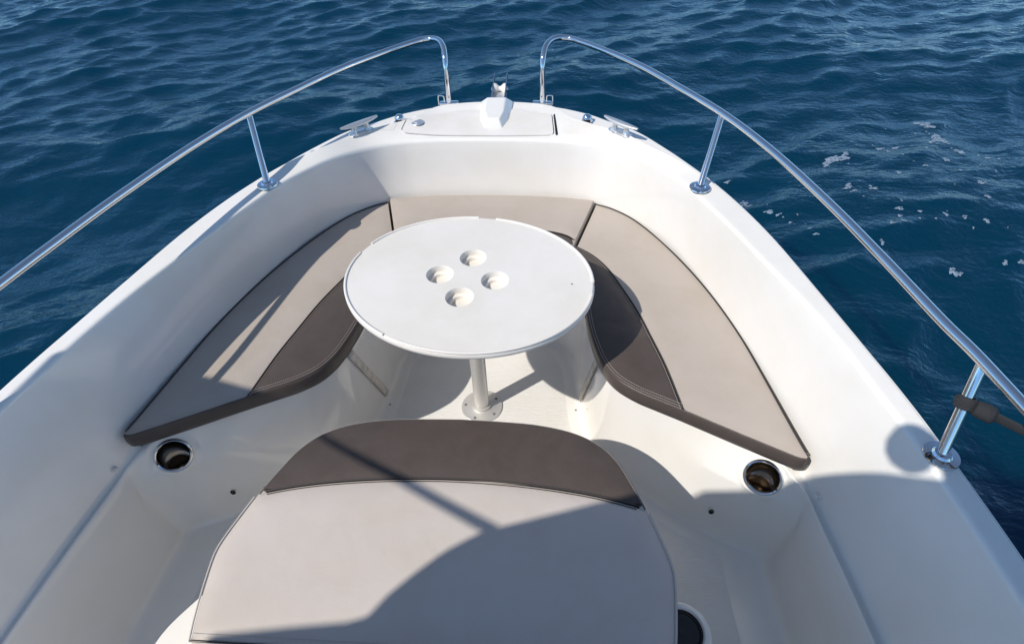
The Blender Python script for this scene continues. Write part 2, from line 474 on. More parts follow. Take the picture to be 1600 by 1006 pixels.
# mirror beyond the bow so that the spline passes the centreline smoothly
mir = flat[:-1][::-1].copy()
for c in (0, 3, 5, 8, 11, 14, 17): mir[:, c] *= -1
SUB = 22
ROWS = cr(np.vstack([flat, mir]), SUB)
def section(r):
    A = Vector(r[0:3]); T = Vector((r[3], r[4], 0)); B = Vector(r[5:8]); W = Vector(r[8:11]); S = Vector(r[11:14]); G = Vector(r[14:17]); F = Vector((r[17], r[18], 0))
    inw = (B - A); inw.z = 0; inw.normalize()
    B = Vector((B.x, B.y, B.z + 0.011 - .007 * min(1, max(0, (B.y - 1.9) / .15))))
    T0 = Vector((T.x, T.y, A.z - .002)); T1 = T0 + inw * (0.007 + .013 * min(1, max(0, (A.y - 1.75) / .3))); T1.z = A.z + 0.013 + .010 * min(1, max(0, (A.y - 1.75) / .25))
    gr = .007 if .79 < F.y < .95 else (.012 if F.y < .79 else .03)
    wr = .030 if S.y > .95 or S.x < .8 else .006; sr_ = .020 if S.y > .95 or S.x < .8 else .007
    P = [(A - inw * -0.002 + Vector((0, 0, -0.055)), 0), (A, .010), (T0, .003), (T1, .004), (B, .012), (W, wr), (S, sr_), (G, gr), (F, .030), (F + (F - G).normalized() * 0, 0)]
    fin = Vector((F.x * 0.86, F.y - 0.03 * min(1, max(0, (F.y - .90) / .35)), 0))
    P[-1] = (fin, 0)
    out = [P[0][0]]
    for i in range(1, len(P) - 1):
        p, rad = P[i]; a = P[i - 1][0]; b = P[i + 1][0]
        la = (a - p).length; lb = (b - p).length
        ra = min(rad, la * 0.45); rb = min(rad, lb * 0.45)
        pa = p + (a - p) * (ra / max(la, 1e-9)); pb_ = p + (b - p) * (rb / max(lb, 1e-9))
        for k in range(6):   # straight run
            if k: out.append(out_last + (pa - out_last) * (k / 6))
            else: out_last = out[-1]
        for k in range(7):
            t = k / 6
            out.append(pa * (1 - t) ** 2 + p * 2 * t * (1 - t) + pb_ * t * t)
    out.append(P[-1][0])
    return out
SEC = [section(r) for r in ROWS]
NC = len(SEC[0]); NR = len(SEC)
v = [p for s in SEC for p in s]
f = [(i * NC + j, (i + 1) * NC + j, (i + 1) * NC + j + 1, i * NC + j + 1) for i in range(NR - 1) for j in range(NC - 1)]
# openings cut in the moulding for the two cup holders
CUPS = [(Vector((s_ * 0.824, 0.906, 0.322)), Vector((-0.45 * s_, -0.77, 0.50)).normalized()) for s_ in (1, -1)]
for i_, p_ in enumerate(v):
    for (o_, n_) in CUPS:
        d_ = p_ - o_; h_ = d_.dot(n_)
        if abs(h_) < .05:
            q_ = (d_ - n_ * h_).length
            w_ = 1 - min(1, max(0, (q_ - .054) / .016)); w_ = w_ * w_ * (3 - 2 * w_)
            if w_ > 0: p_ = p_ - n_ * h_ * w_
    v[i_] = p_
def keep(q):
    c = sum((Vector(v[i]) for i in q), Vector()) / 4
    for (o, n) in CUPS:
        d = c - o; h = d.dot(n)
        if abs(h) < 0.03 and (d - n * h).length < 0.0465: return False
    return True
gone = set(i for q in f if not keep(q) for i in q)
f = [q for q in f if keep(q)]
for i_ in gone & set(i for q in f for i in q):      # true the cut edge up to a circle
    for (o_, n_) in CUPS:
        d_ = v[i_] - o_
        if d_.length < .08:
            t_ = d_ - n_ * d_.dot(n_); v[i_] = o_ + t_.normalized() * .0475
deck = mesh("deck_moulding", v, f, M_GEL, boat)
from mathutils.bvhtree import BVHTree
BV = BVHTree.FromPolygons([tuple(p) for p in v], f)
def zs(x, y):
    h = BV.ray_cast(Vector((x, y, 3)), Vector((0, 0, -1)))
    return h[0].z if h[0] else .69

mb = MB(); mb.add(*tube([(r[3], r[4], r[2] + .0005) for r in ROWS[SUB:-SUB:3]], .0022, 6))
mb.out("deck_joint_seal", M_RUB, boat)
# cockpit floor: strips between mirrored sections
half = (NR - 1) // 2
fv = []; ff = []; NX = 13
for i in range(half + 1):
    a = SEC[i][-1]; b = SEC[NR - 1 - i][-1]
    for k in range(NX):
        fv.append(a + (b - a) * (k / (NX - 1)))
for i in range(half):
    for k in range(NX - 1):
        ff.append((i * NX + k, i * NX + k + 1, (i + 1) * NX + k + 1, (i + 1) * NX + k))
mesh("cockpit_floor", fv, ff, M_NON, boat)

# hull below the deck edge
hv = []; hf = []
PROF = [(1.0, -0.055), (1.004, -0.06), (1.004, -0.085), (0.985, -0.09), (0.955, -0.30), (0.90, -0.62), (0.80, -0.95), (0.45, -1.15), (0.0, -1.25)]
for s in SEC:
    a = s[0]
    for (k, dz) in PROF:
        yk = a.y if a.y < 0.5 else 0.5 + (a.y - 0.5) * (0.5 + 0.5 * k if k < 0.985 else 1.0 + (k - 1) * 0.5)
        hv.append((a.x * k, yk, 0.70 + dz))
n = len(PROF)
hf = [(i * n + j, (i + 1) * n + j, (i + 1) * n + j + 1, i * n + j + 1) for i in range(NR - 1) for j in range(n - 1)]
mesh("hull", hv, hf, M_GEL, boat, sharp=35)

# generic plate from an outline
def plate(name, P, z0, z1, m, parent, bev=0.003, slope=0.0, drape=False):
    P = [tuple(p) for p in P]; n = len(P)
    rings = [(0, z0), (0, z1 - bev), (bev * 0.3, z1 - bev * 0.3), (bev, z1)]
    cx = sum(p[0] for p in P) / n; cy = sum(p[1] for p in P) / n
    area = sum(P[i][0] * P[(i + 1) % n][1] - P[(i + 1) % n][0] * P[i][1] for i in range(n))
    if area < 0: P = P[::-1]
    def inset(d):
        out = []
        for i in range(n):
            a = Vector(P[i - 1]); b = Vector(P[i]); c = Vector(P[(i + 1) % n])
            n1 = Vector((-(b - a).y, (b - a).x)).normalized(); n2 = Vector((-(c - b).y, (c - b).x)).normalized()
            nn = (n1 + n2)
            nn = nn / max(nn.dot(nn) / 2, 0.3)
            out.append(b + nn * d)
        return out
    v = []
    for d, zz in rings:
        for p in inset(d): v.append((p.x, p.y, zz + (zs(p.x, p.y) if drape else 0)))
    f = []
    for r in range(len(rings) - 1):
        for i in range(n):
            j = (i + 1) % n
            f.append((r * n + i, r * n + j, (r + 1) * n + j, (r + 1) * n + i))
    f.append(tuple(range(3 * n, 4 * n))); f.append(tuple(range(n - 1, -1, -1)))
    return mesh(name, v, f, m, parent, True, None, 35)

def rc(P, r=0.012, k=4):
    """round the corners of a polygon"""
    out = []; n = len(P)
    for i in range(n):
        a, b, c = Vector(P[i - 1]), Vector(P[i]), Vector(P[(i + 1) % n])
        ra = min(r, (a - b).length * .45); rb = min(r, (c - b).length * .45)
        p = b + (a - b).normalized() * ra; q = b + (c - b).normalized() * rb
        for t in np.linspace(0, 1, k + 1):
            out.append(tuple(p * (1 - t) ** 2 + b * 2 * t * (1 - t) + q * t * t))
    return out

# foredeck: locker lid, side pads, nose cover
ZD = 0.690; SL = 0
def sheet(name, P, off_, m, parent, edge=.012):
    """thin pad that follows the curved deck: draped top and a short side wall"""
    P = resample(np.array(P), .01, True)
    v, f = fill(P, .025, lambda d, x, y: zs(x, y) + off_ - (.0015 if d < .001 else 0))
    n = len(P); k = len(v)
    v += [(x, y, zs(x, y) + off_ - .0015) for x, y in P] + [(x, y, zs(x, y) - edge) for x, y in P]
    f += [(k + i, k + (i + 1) % n, k + n + (i + 1) % n, k + n + i) for i in range(n)]
    return mesh(name, v, f, m, parent, True, None, 40)
LID = [(-.345, 2.142), (-.330, 2.238), (-.13, 2.328), (.10, 2.338), (.232, 2.284), (.242, 2.142)]
lid = sheet("locker_lid", rc(LID, .014), .0055, M_GELM, boat)
grow = [(-.353, 2.1380), (-.337, 2.2450), (-.13, 2.3330), (.10, 2.3430), (.237, 2.289), (.249, 2.1380)]
sheet("lid_gasket", rc(grow, .014), .0014, M_RUB, lid, .004)
sheet("hinge_gap", rc([(.250, 2.139), (.239, 2.290), (.246, 2.292), (.260, 2.139)], .003), .0016, M_BLACK, lid, .004)
mb = MB(); zl = zs(-.292, 2.205) + .0055
mb.add(*lathe([(.0, .004), (.012, .004), (.014, .001), (.014, -.002)], (-.292, 2.205, zl), seg=20)); mb.add(*lathe([(.0, .003), (.024, .003), (.026, 0)], (-.292, 2.205, zl - .0005), seg=20))
mb.out("latch", M_CLEAT, lid)
sheet("foredeck_pad", rc([(.275, 2.145), (.268, 2.258), (.31, 2.225), (.415, 2.155), (.42, 2.125)], .01), .0022, M_GELM, boat, .004)
sheet("foredeck_pad", rc([(-.375, 2.145), (-.362, 2.215), (-.385, 2.180), (-.425, 2.150), (-.43, 2.125)], .006), .0022, M_GELM, boat, .004)
# nose cover (chamfered wedge)
def wedge():
    lo = [(-.030, 2.195), (.042, 2.192), (.064, 2.255), (.074, 2.395), (-.060, 2.395), (-.052, 2.258)]
    hi = [(-.018, 2.210), (.030, 2.208), (.042, 2.262), (.044, 2.385), (-.030, 2.385), (-.030, 2.265)]
    v = [(x, y, .65) for x, y in lo] + [(x, y, zs(x, y) + .006) for x, y in lo] + [(x, y, .694 + (.029 if y > 2.24 else .021)) for x, y in hi]
    n = 6; f = []
    for r in range(2):
        for i in range(n):
            j = (i + 1) % n; f.append((r * n + i, r * n + j, (r + 1) * n + j, (r + 1) * n + i))
    f.append(tuple(range(2 * n, 3 * n)))
    return v, f
o = mesh("bow_roller_cover", *wedge(), M_GEL, boat, True, None, 30); bevel(o, .005, 3)
# anchor roller
ZR = .676
mb = MB(); mb.add(*box(-.018, .042, 2.34, 2.47, ZR + .022, ZR + .030))
roller = mb.out("anchor_roller", M_CLEAT, boat, False)
for s in (-1, 1):
    x = .012 + s * .027
    prof = [(2.36, .010), (2.46, .008), (2.53, .018), (2.570, .050), (2.575, .070), (2.558, .074), (2.50, .062), (2.44, .052), (2.36, .045)]
    v = [(x - .002, y, ZR + z) for y, z in prof] + [(x + .002, y, ZR + z) for y, z in prof]; n = len(prof)
    f = [tuple(range(n)), tuple(range(2 * n - 1, n - 1, -1))] + [(i, (i + 1) % n, n + (i + 1) % n, n + i) for i in range(n)]
    mesh("cheek_plate", v, f, M_CHROME, roller, False)
mb = MB(); mb.add(*lathe([(0, -.0245), (.024, -.0245), (.022, -.015), (.012, -.004), (.012, .004), (.022, .015), (.024, .0245), (0, .0245)], (.012, 2.490, ZR + .036), (1, 0, 0), 24))
mb.out("roller_wheel", M_GELM, roller)
mb = MB(); mb.add(*lathe([(0, -.036), (.008, -.036), (.009, -.030), (.009, .030), (.008, .036), (0, .036)], (.012, 2.490, ZR + .036), (1, 0, 0), 14)); mb.out("axle_bolt", M_CHROME, roller)

# bow rails
RAIL = [(.193, 2.392, .675), (.193, 2.394, .80), (.194, 2.408, .862), (.204, 2.452, .896), (.232, 2.508, .905), (.276, 2.530, .903), (.325, 2.508, .90), (.440, 2.385, .90), (.560, 2.232, .90), (.670, 2.045, .90), (.775, 1.850, .90), (.864, 1.620, .90), (.940, 1.350, .90), (.993, 1.110, .90), (1.030, .920, .90), (1.060, .790, .90), (1.105, .50, .90), (1.14, .10, .90), (1.165, -.5, .90), (1.17, -.62, .89), (1.17, -.66, .84), (1.17, -.66, .705)]
def flange(mb, c, r, ax=(0, 0, 1)):
    mb.add(*lathe([(r * .97, 0), (r, .002), (r * .97, .005), (r * .55, .007), (r * .45, .012), (.0, .012)], c, ax, 28))
for s in (1, -1):
    path = cr([(s * x, y, z) for x, y, z in RAIL], 10)
    mb = MB(); mb.add(*tube(path, .0114, 20))
    rail = mb.out("bow_rail", M_CHROME, boat)
    for (b, t) in (((.715, 1.716, .713), (.777, 1.868, .893)), ((1.027, .722, .713), (1.058, .806, .893)), ((1.125, -.1, .713), (1.152, -.02, .893))):
        b = Vector((b[0] * s, b[1], b[2])); t = Vector((t[0] * s, t[1], t[2]))
        mb = MB(); mb.add(*tube([b + (t - b) * k / 6 for k in range(7)], .0108, 20)); mb.out("stanchion", M_CHROME, rail)
        mb = MB(); flange(mb, (b.x, b.y, b.z + .001), .034)
        for k in range(3):
            a = k * 2.1 + .5; mb.add(*lathe([(0, .0075), (.003, .0072), (.004, .005)], (b.x + .025 * math.cos(a), b.y + .025 * math.sin(a), b.z), seg=10))
        mb.out("base_plate", M_CHROME, rail)
    mb = MB(); x0, y0 = .193 * s, 2.392
    pl = rc([(x0 - .040, y0 - .012 + .004 * s), (x0 + .040, y0 - .012 - .004 * s), (x0 + .040, y0 + .012 - .004 * s), (x0 - .040, y0 + .012 + .004 * s)], .009)
    plate("base_plate", pl, .665, max(zs(p_[0], p_[1]) for p_ in pl) + .004, M_CHROME, rail, .002)
    u = x0 + s * .0 + (.030 if s > 0 else -.030)
    mb = MB(); mb.add(*tube(cr([(u - .012, y0 - .005, .690), (u - .012, y0 - .005, .722), (u - .006, y0 - .005, .728), (u + .006, y0 - .005, .728), (u + .012, y0 - .005, .722), (u + .012, y0 - .005, .690)], 5), .0028, 10)); mb.out("lashing_eye", M_CHROME, rail)

# cleats
for s in (1, -1):
    c = Vector((s * .487, 2.095, zs(s * .487, 2.095) - .002)); d = Vector((s * -.72, .69, 0)).normalized(); w = Vector((-d.y, d.x, 0))
    mb = MB()
    bar = [c + d * t + Vector((0, 0, .036 + .005 * abs(t / .078) ** 2)) for t in np.linspace(-.078, .078, 17)]
    mb.add(*tube(bar, [.0045 + .0075 * (1 - abs(t) ** 2.2) for t in np.linspace(-1, 1, 17)], 16, flat=(.75, 1.15)))
    cleat = mb.out("mooring_cleat", M_CLEAT, boat)
    for k in (-.024, .024):
        mb = MB()
        b0 = c + d * k * 1.25; t0 = c + d * k + Vector((0, 0, .036))
        mb.add(*tube([b0 + (t0 - b0) * q for q in (0, .12, .3, .6, .85, 1)], [.017, .0155, .012, .0095, .0105, .011], 16)); mb.out("leg", M_CLEAT, cleat)
    mb = MB(); mb.add(*tube([c + d * t + Vector((0, 0, .003)) for t in (-.05, -.045, 0, .045, .05)], [.006, .013, .015, .013, .006], 16, flat=(.25, 1.2))); mb.out("base_plate", M_CLEAT, cleat)

# small chrome deck fittings (navigation lamps in shells)
for s in (1, -1):
    c = Vector((s * .372, 2.248, zs(s * .372, 2.248) - .002))
    mb = MB(); mb.add(*lathe([(.024, 0), (.024, .004), (.020, .006), (.019, .020), (.015, .029), (.008, .033), (0, .034)], c, seg=26))
    fit = mb.out("navigation_lamp", M_CHROME, boat)
    mb = MB(); mb.add(*box(c.x - .012, c.x + .012, c.y - .024, c.y - .014, c.z + .007, c.z + .019)); mb.out("lens", M_BLACK, fit, False)
    mb = MB(); mb.add(*lathe([(.026, .0), (.0265, .003), (.023, .0045)], c, seg=26)); mb.out("shell_rim", M_CLEAT, fit)

# cup holders let into the seat moulding
def cupholder(o, n, r, steel, label=None, rim=.010):
    mb = MB(); mb.add(*lathe([(r - .001, -.004), (r, .004), (r + .003, .0065), (r + rim * .6, .0055), (r + rim, .001), (r + rim, -.006)], o, n, 48))
    ring = mb.out("cup_holder", steel, boat, label=label)
    # the well hangs straight down below the tilted ring
    u = n.orthogonal().normalized(); w_ = n.cross(u); down = Vector((0, 0, -1)); sg = 40
    def ringv(rad, h, dn): return [o + n * h + down * dn + (u * math.cos(2 * math.pi * k / sg) + w_ * math.sin(2 * math.pi * k / sg)) * rad for k in range(sg)]
    rg = [ringv(r, .003, 0), ringv(r - .001, -.004, .004), ringv(r - .003, -.004, .040), ringv(r - .006, -.004, .043), ringv(r - .013, -.004, .045), ringv(r - .014, -.004, .049), ringv(r - .016, -.004, .085), ringv(r - .020, -.004, .088), ringv(.001, -.004, .088)]
    v = [p for q in rg for p in q]; f = [(a * sg + k, a * sg + (k + 1) % sg, (a + 1) * sg + (k + 1) % sg, (a + 1) * sg + k) for a in range(len(rg) - 1) for k in range(sg)]
    mesh("inner_cup", v, f, M_BRONZE, ring)
    return ring
for (o, n), lb in zip(CUPS, (None, None)):
    # sunlit facet collar the cup sits on
    cupholder(o + n * .0025, n, .0430, M_CHROME, rim=.0085)

# snaps, drains, floor studs
def seat_snap(p, n):
    mb = MB(); mb.add(*lathe([(.009, 0), (.009, .002), (.006, .004), (.005, .010), (.006, .012), (.004, .015), (0, .015)], p, n, 18)); mb.out("snap_stud", M_GELM, boat)
for s in (1, -1):
    h_ = BV.ray_cast(Vector((s * .7, .825, .372)), Vector((s, 0, 0)))[0]
    seat_snap(h_, (-s, -.15, .25))
    mb = MB(); mb.add(*lathe([(.0085, 0), (.008, .002), (.005, .002), (.004, -.004), (0, -.004)], (s * .7345, .921, .10), (0, -1, .28), 16)); mb.out("drain_hole", M_BLACK, boat)
    mb = MB(); mb.add(*lathe([(.004, 0), (.003, .001), (0, .001)], (s * .345, 1.36, .001), (0, 0, 1), 10)); mb.out("floor_screw", M_RUB, boat)

# velcro straps on the seat risers
def riser_strip(u0, u1, side, z_hi, z_lo, w=.016, parent=None):
    """strip lying on the riser, from station u0 (top) to u1 (foot)"""
    L = []
    n = 16
    for k in range(n + 1):
        t = k / n; u = u0 + (u1 - u0) * t; z = z_hi + (z_lo - z_hi) * t
        def at(uu):
            i = int(uu); fr = uu - i; q = []
            for r in (SEC[i], SEC[i + 1]):
                for j in range(NC - 60, NC - 1):
                    if r[j].z >= z > r[j + 1].z and r[j].z < .379:
                        g = (r[j].z - z) / (r[j].z - r[j + 1].z); q.append(r[j].lerp(r[j + 1], g)); break
            return q[0].lerp(q[1], fr) if len(q) == 2 else None
        a = at(u); b = at(u + 1)
        if a is None or b is None: continue
        d = (b - a).normalized(); nn = Vector((-abs(d.y), -abs(d.x) * .6, .1)).normalized()
        L.append((a - d * w / 2 + nn * .0035, a + d * w / 2 + nn * .0035))
    v = [Vector((p.x * side, p.y, p.z)) for pr in L for p in pr]
    f = [(2 * i, 2 * i + 1, 2 * i + 3, 2 * i + 2) for i in range(len(L) - 1)]
    o = mesh("fastening_strip", v, f, M_VELCRO, parent)
    sm = o.modifiers.new("thick", 'SOLIDIFY'); sm.thickness = .002
for sd in (1, -1):
    riser_strip(10.5 * SUB, 11.5 * SUB, sd, .372, .02, w=.030, parent=boat)

# console box below the sun lounge cushion, and helm console behind it
cons = rc([(0, .985), (.20, .97), (.33, .94), (.42, .82), (.475, .70), (.50, .62), (.565, .55), (.64, .44), (.66, .20), (.66, .0), (-.66, .0), (-.66, .20), (-.64, .44), (-.565, .55), (-.50, .62), (-.475, .70), (-.42, .82), (-.33, .94), (-.20, .97)], .05)
box_o = plate("console_base", cons, -.002, .318, M_GEL, boat, bev=.012)
mb = MB()
hp = [(.325, .30), (.318, .50), (.10, 1.02), (.02, 1.08), (-.55, 1.08), (-.60, .30)]
v = [(s * .48, y, z) for s in (-1, 1) for y, z in hp]; n = len(hp)
mb.add(v, [tuple(range(n)), tuple(range(2 * n - 1, n - 1, -1))] + [(i, (i + 1) % n, n + (i + 1) % n, n + i) for i in range(n)])
o = mb.out("helm_console", M_GEL, boat, True); bevel(o, .03, 4)
mb = MB(); c0 = Vector((.550, .500, .319)); ax = Vector((0, 0, 1))
mb.add(*lathe([(.047, .0), (.048, .008), (.052, .012), (.060, .011), (.066, .006), (.068, 0)], c0, ax, 48))
spk = mb.out("round_socket", M_GEL, boat)
mb = MB(); mb.add(*lathe([(.0475, .009), (.047, .004), (.044, .0025), (.040, .006), (.030, .002), (.012, .0015), (0, .0045)], c0, ax, 40)); mb.out("socket_insert", M_BLACK, spk)

# added unseen top behind the camera, outline shaped to shade the after cockpit
top = [(-1.62, -.478), (-1.455, -.454), (-1.335, -.438), (-1.28, -.42), (-1.235, -.36), (-1.187, -.312), (-1.131, -.262), (-1.071, -.225), (-1.024, -.207), (-.87, -.159), (-.693, -.101), (-.635, -.083), (-.50, -.079), (-.401, -.078), (-.329, -.05), (-.257, -.035), (-.188, -.03), (-.121, -.029), (-.055, -.032), (.007, -.043), (.075, -.055), (.10, -.03), (.11, .03), (.14, .04), (.30, .03), (.75, .03), (1.0, -.02), (1.05, -.2), (.95, -.85), (-1.15, -.85), (-1.5, -.62)]
hard = plate("shade_top", [(x, y) for x, y in top], 1.95, 1.99, M_GEL, boat, bev=.01)
for sx_ in (-.72, .72):
    for yy in (-.72,):
        mb = MB(); mb.add(*tube([(sx_, yy, .0), (sx_, yy, 1.95)], .022, 16)); mb.out("shade_top_post", M_CHROME, hard)  # posts carrying the added top, out of view
mb = MB(); p0 = Vector((-1.02, -.205, 1.96)); p1 = Vector((-1.545, .068, 1.95))
mb.add(*tube([p0 + (p1 - p0) * t for t in np.linspace(0, 1, 8)], [.014, .013, .012, .011, .010, .009, .008, .007], 12)); mb.out("shade_pole", M_GELM, hard)  # added unseen pole that casts the thin shadow line across the lounge
mb = MB(); mb.add(*lathe([(0, -.045), (.03, -.042), (.047, -.02), (.052, 0), (.047, .02), (.03, .042), (0, .045)], (.066, .038, 1.95), (.3, 1, 0), 28)); mb.out("shade_blob", M_BLACK, hard)  # added blocker in place of the person by the camera; casts the round shadow

plate("shade_flap", rc([(-1.880, .245), (-1.70, .195), (-1.60, .155), (-1.50, .068), (-1.67, -.02), (-1.864, -.156), (-1.89, -.086), (-1.905, .080)], .02), 1.94, 1.955, M_WEB, hard, bev=.003)  # added unseen sheet, cut to shade the after end of the port cushion

# ---------------------------------------------------------------- cushions
def dome(zt, h, r=.035):
    return lambda d, x, y: zt + h * (1 - math.exp(-d / r)) + .0012 * math.sin(9 * x + 4) * math.sin(11 * y) * min(1, d / .05)

def cushion_body(name, P, z0, zt, m, parent, chamf=0.0):
    """side band of a cushion with a rolled upper and lower edge"""
    P = [Vector(tuple(p)) for p in P]; n = len(P)
    area = sum(P[i].x * P[(i + 1) % n].y - P[(i + 1) % n].x * P[i].y for i in range(n))
    if area < 0: P = P[::-1]
    N = []
    for i in range(n):
        t = (P[(i + 1) % n] - P[i - 1]).normalized(); N.append(Vector((-t.y, t.x)))
    h = zt - z0
    rings = [(.020, z0), (.006, z0 + .004), (.001, z0 + .012), (-.0015, z0 + h * .45), (-.001, z0 + h * .75), (.0005, zt - .007), (.003, zt - .0018), (.007, zt - .0022), (.016, zt - .006)]
    v = []
    for d, z in rings:
        for p, q in zip(P, N):
            v.append((p.x + q.x * d, p.y + q.y * d, z))
    f = []
    for r in range(len(rings) - 1):
        for i in range(n):
            j = (i + 1) % n; f.append((r * n + i, r * n + j, (r + 1) * n + j, (r + 1) * n + i))
    f.append(tuple(range(n - 1, -1, -1)))
    return mesh(name, v, f, m, parent)

def top_panel(name, P, zt, h, m, parent, step=.016, r=.03):
    v, f = fill(P, step, dome(zt, h, r))
    return mesh(name, v, f, m, parent)

def lift(P, z): return [(p[0], p[1], z) for p in P]
def piping(name, P, z, r, parent, closed=False, m=None):
    r *= .72
    mb = MB(); mb.add(*tube(lift(P, z), r, 8, closed)); return mb.out(name, m or M_PIPE, parent)
def stitches(name, P, z, parent, inset=0.0, pitch=.0055):
    """a run of short thread stitches along a seam"""
    Q = resample(P, pitch); mb = MB()
    for i in range(len(Q) - 1):
        a = Vector((Q[i][0], Q[i][1], z)); b = Vector((Q[i + 1][0], Q[i + 1][1], z)); e = (b - a) * .3
        mb.add(*tube([a + e * .5, (a + b) / 2 + Vector((0, 0, .0005)), b - e * .5], .0006, 4))
    return mb.out(name, M_THREAD, parent)
def off(P, d):
    P = np.array(P, float); T = np.gradient(P, axis=0); T /= np.linalg.norm(T, axis=1)[:, None] + 1e-12
    return np.stack([P[:, 0] - T[:, 1] * d, P[:, 1] + T[:, 0] * d], 1)

OUT = [(.414, 2.028), (.47, 2.000), (.535, 1.945), (.59, 1.872), (.650, 1.768), (.705, 1.655), (.752, 1.540), (.792, 1.420), (.826, 1.290), (.853, 1.150), (.878, 1.010), (.893, .930), (.903, .884)]
AFT = [(.903, .884), (.880, .884), (.75, .952), (.609, 1.028)]
INN = [(.609, 1.028), (.550, 1.058), (.490, 1.090), (.435, 1.135), (.400, 1.195), (.380, 1.265), (.366, 1.340), (.356, 1.45), (.348, 1.56), (.340, 1.66), (.331, 1.742)]
SEAM = [(.331, 1.752), (.390, 1.700), (.440, 1.625), (.480, 1.530), (.520, 1.420), (.552, 1.300), (.582, 1.180), (.609, 1.028)]
def side_cushion(s, label):
    root = empty("seat_cushion", (s * .62, 1.45, .385), label, "cushion", "seat cushions of the bow bench")
    mx = lambda P: [(s * x, y) for x, y in P]
    out = mx(resample(cr(OUT, 6), .012)); aft = mx(resample(AFT, .012)); inn = mx(resample(cr(INN, 6), .012)); seam = mx(resample(cr(SEAM, 6), .012))
    end = mx(resample([INN[-1], OUT[0]], .012))
    full = list(out[:-1]) + list(aft[:-1]) + list(inn[:-1]) + list(end[:-1])
    zt = .447
    cushion_body("side_band", full, .384, zt, M_DARK, root)
    ins = lambda P, d: P
    light = list(out[:-1]) + list(aft[:-1]) + list(seam[::-1][:-1]) + list(end[:-1])
    dark = list(inn[:-1]) + list(seam[:-1])
    # pull the panels a little in from the edge
    def shrink(P, d):
        P = np.array(P, float); n = len(P)
        ar = sum(P[i][0] * P[(i + 1) % n][1] - P[(i + 1) % n][0] * P[i][1] for i in range(n))
        T = np.roll(P, -1, 0) - np.roll(P, 1, 0); T /= np.linalg.norm(T, axis=1)[:, None] + 1e-12
        Nn = np.stack([-T[:, 1], T[:, 0]], 1) * (1 if ar > 0 else -1)
        return P + Nn * d
    top_panel("pale_panel", resample(shrink(light, .0025), .012, True), zt - .0008, .0075, M_TAUPE, root)
    top_panel("dark_panel", resample(shrink(dark, .0025), .012, True), zt - .0008, .0085, M_DARK, root)
    piping("seam_piping", seam, zt + .0012, .0032, root)
    piping("edge_piping", list(out)[:-1] , zt + .0005, .0033, root)
    sg = -1 if s > 0 else 1
    run = list(aft[:-1]) + list(inn[: int(len(inn) * .85)])
    stitches("stitching", off(run, sg * .006), zt + .0022, root)
    stitches("stitching", off(run, sg * .013), zt + .0042, root)
    stitches("stitching", off(seam, sg * .0065), zt + .0032, root)
    return root
def shrinkP(P, d):
    P = np.array(P, float); n = len(P)
    ar = sum(P[i][0] * P[(i + 1) % n][1] - P[(i + 1) % n][0] * P[i][1] for i in range(n))
    T = np.roll(P, -1, 0) - np.roll(P, 1, 0); T /= np.linalg.norm(T, axis=1)[:, None] + 1e-12
    Nn = np.stack([-T[:, 1], T[:, 0]], 1) * (1 if ar > 0 else -1)
    return P + Nn * d
side_cushion(-1, "long wedge cushion on the left side bench, half in shadow of the coaming")
side_cushion(1, "long wedge cushion on the right side bench with the round table shadow on it")

bow = empty("seat_cushion", (0, 1.88, .385), "short centre cushion across the bow, partly hidden behind the table", "cushion", "seat cushions of the bow bench")
back = resample(cr([(-.407, 2.032), (-.30, 2.050), (-.15, 2.062), (0, 2.065), (.15, 2.062), (.30, 2.050), (.407, 2.032)], 6), .012)
sr = resample([(.407, 2.032), (.324, 1.745)], .012); sl = resample([(-.324, 1.745), (-.407, 2.032)], .012)
fr = resample(cr([(.324, 1.745), (.25, 1.712), (.12, 1.702), (0, 1.70), (-.12, 1.702), (-.25, 1.712), (-.324, 1.745)], 6), .012)
sm = resample(cr([(.324, 1.768), (.30, 1.792), (.255, 1.812), (.19, 1.822), (0, 1.826), (-.19, 1.822), (-.255, 1.812), (-.30, 1.792), (-.324, 1.768)], 6), .012)
full = [tuple(p) for p in list(back[:-1]) + list(sr[:-1]) + list(fr[:-1]) + list(sl[:-1])]
cushion_body("side_band", full, .384, .464, M_TAUPE, bow)
lp = [tuple(p) for p in list(back[:-1]) + [p for p in sr[:-1] if p[1] > 1.775] + list(sm[:-1]) + [p for p in sl[:-1] if p[1] > 1.775]]
dp = [tuple(p) for p in list(sm[::-1][:-1]) + list(fr[:-1])]
top_panel("pale_panel", resample(shrinkP(lp, .0025), .012, True), .4632, .009, M_TAUPE, bow)
top_panel("dark_panel", resample(shrinkP(dp, .0025), .012, True), .4632, .006, M_DARK, bow)
piping("seam_piping", sm, .4655, .003, bow)

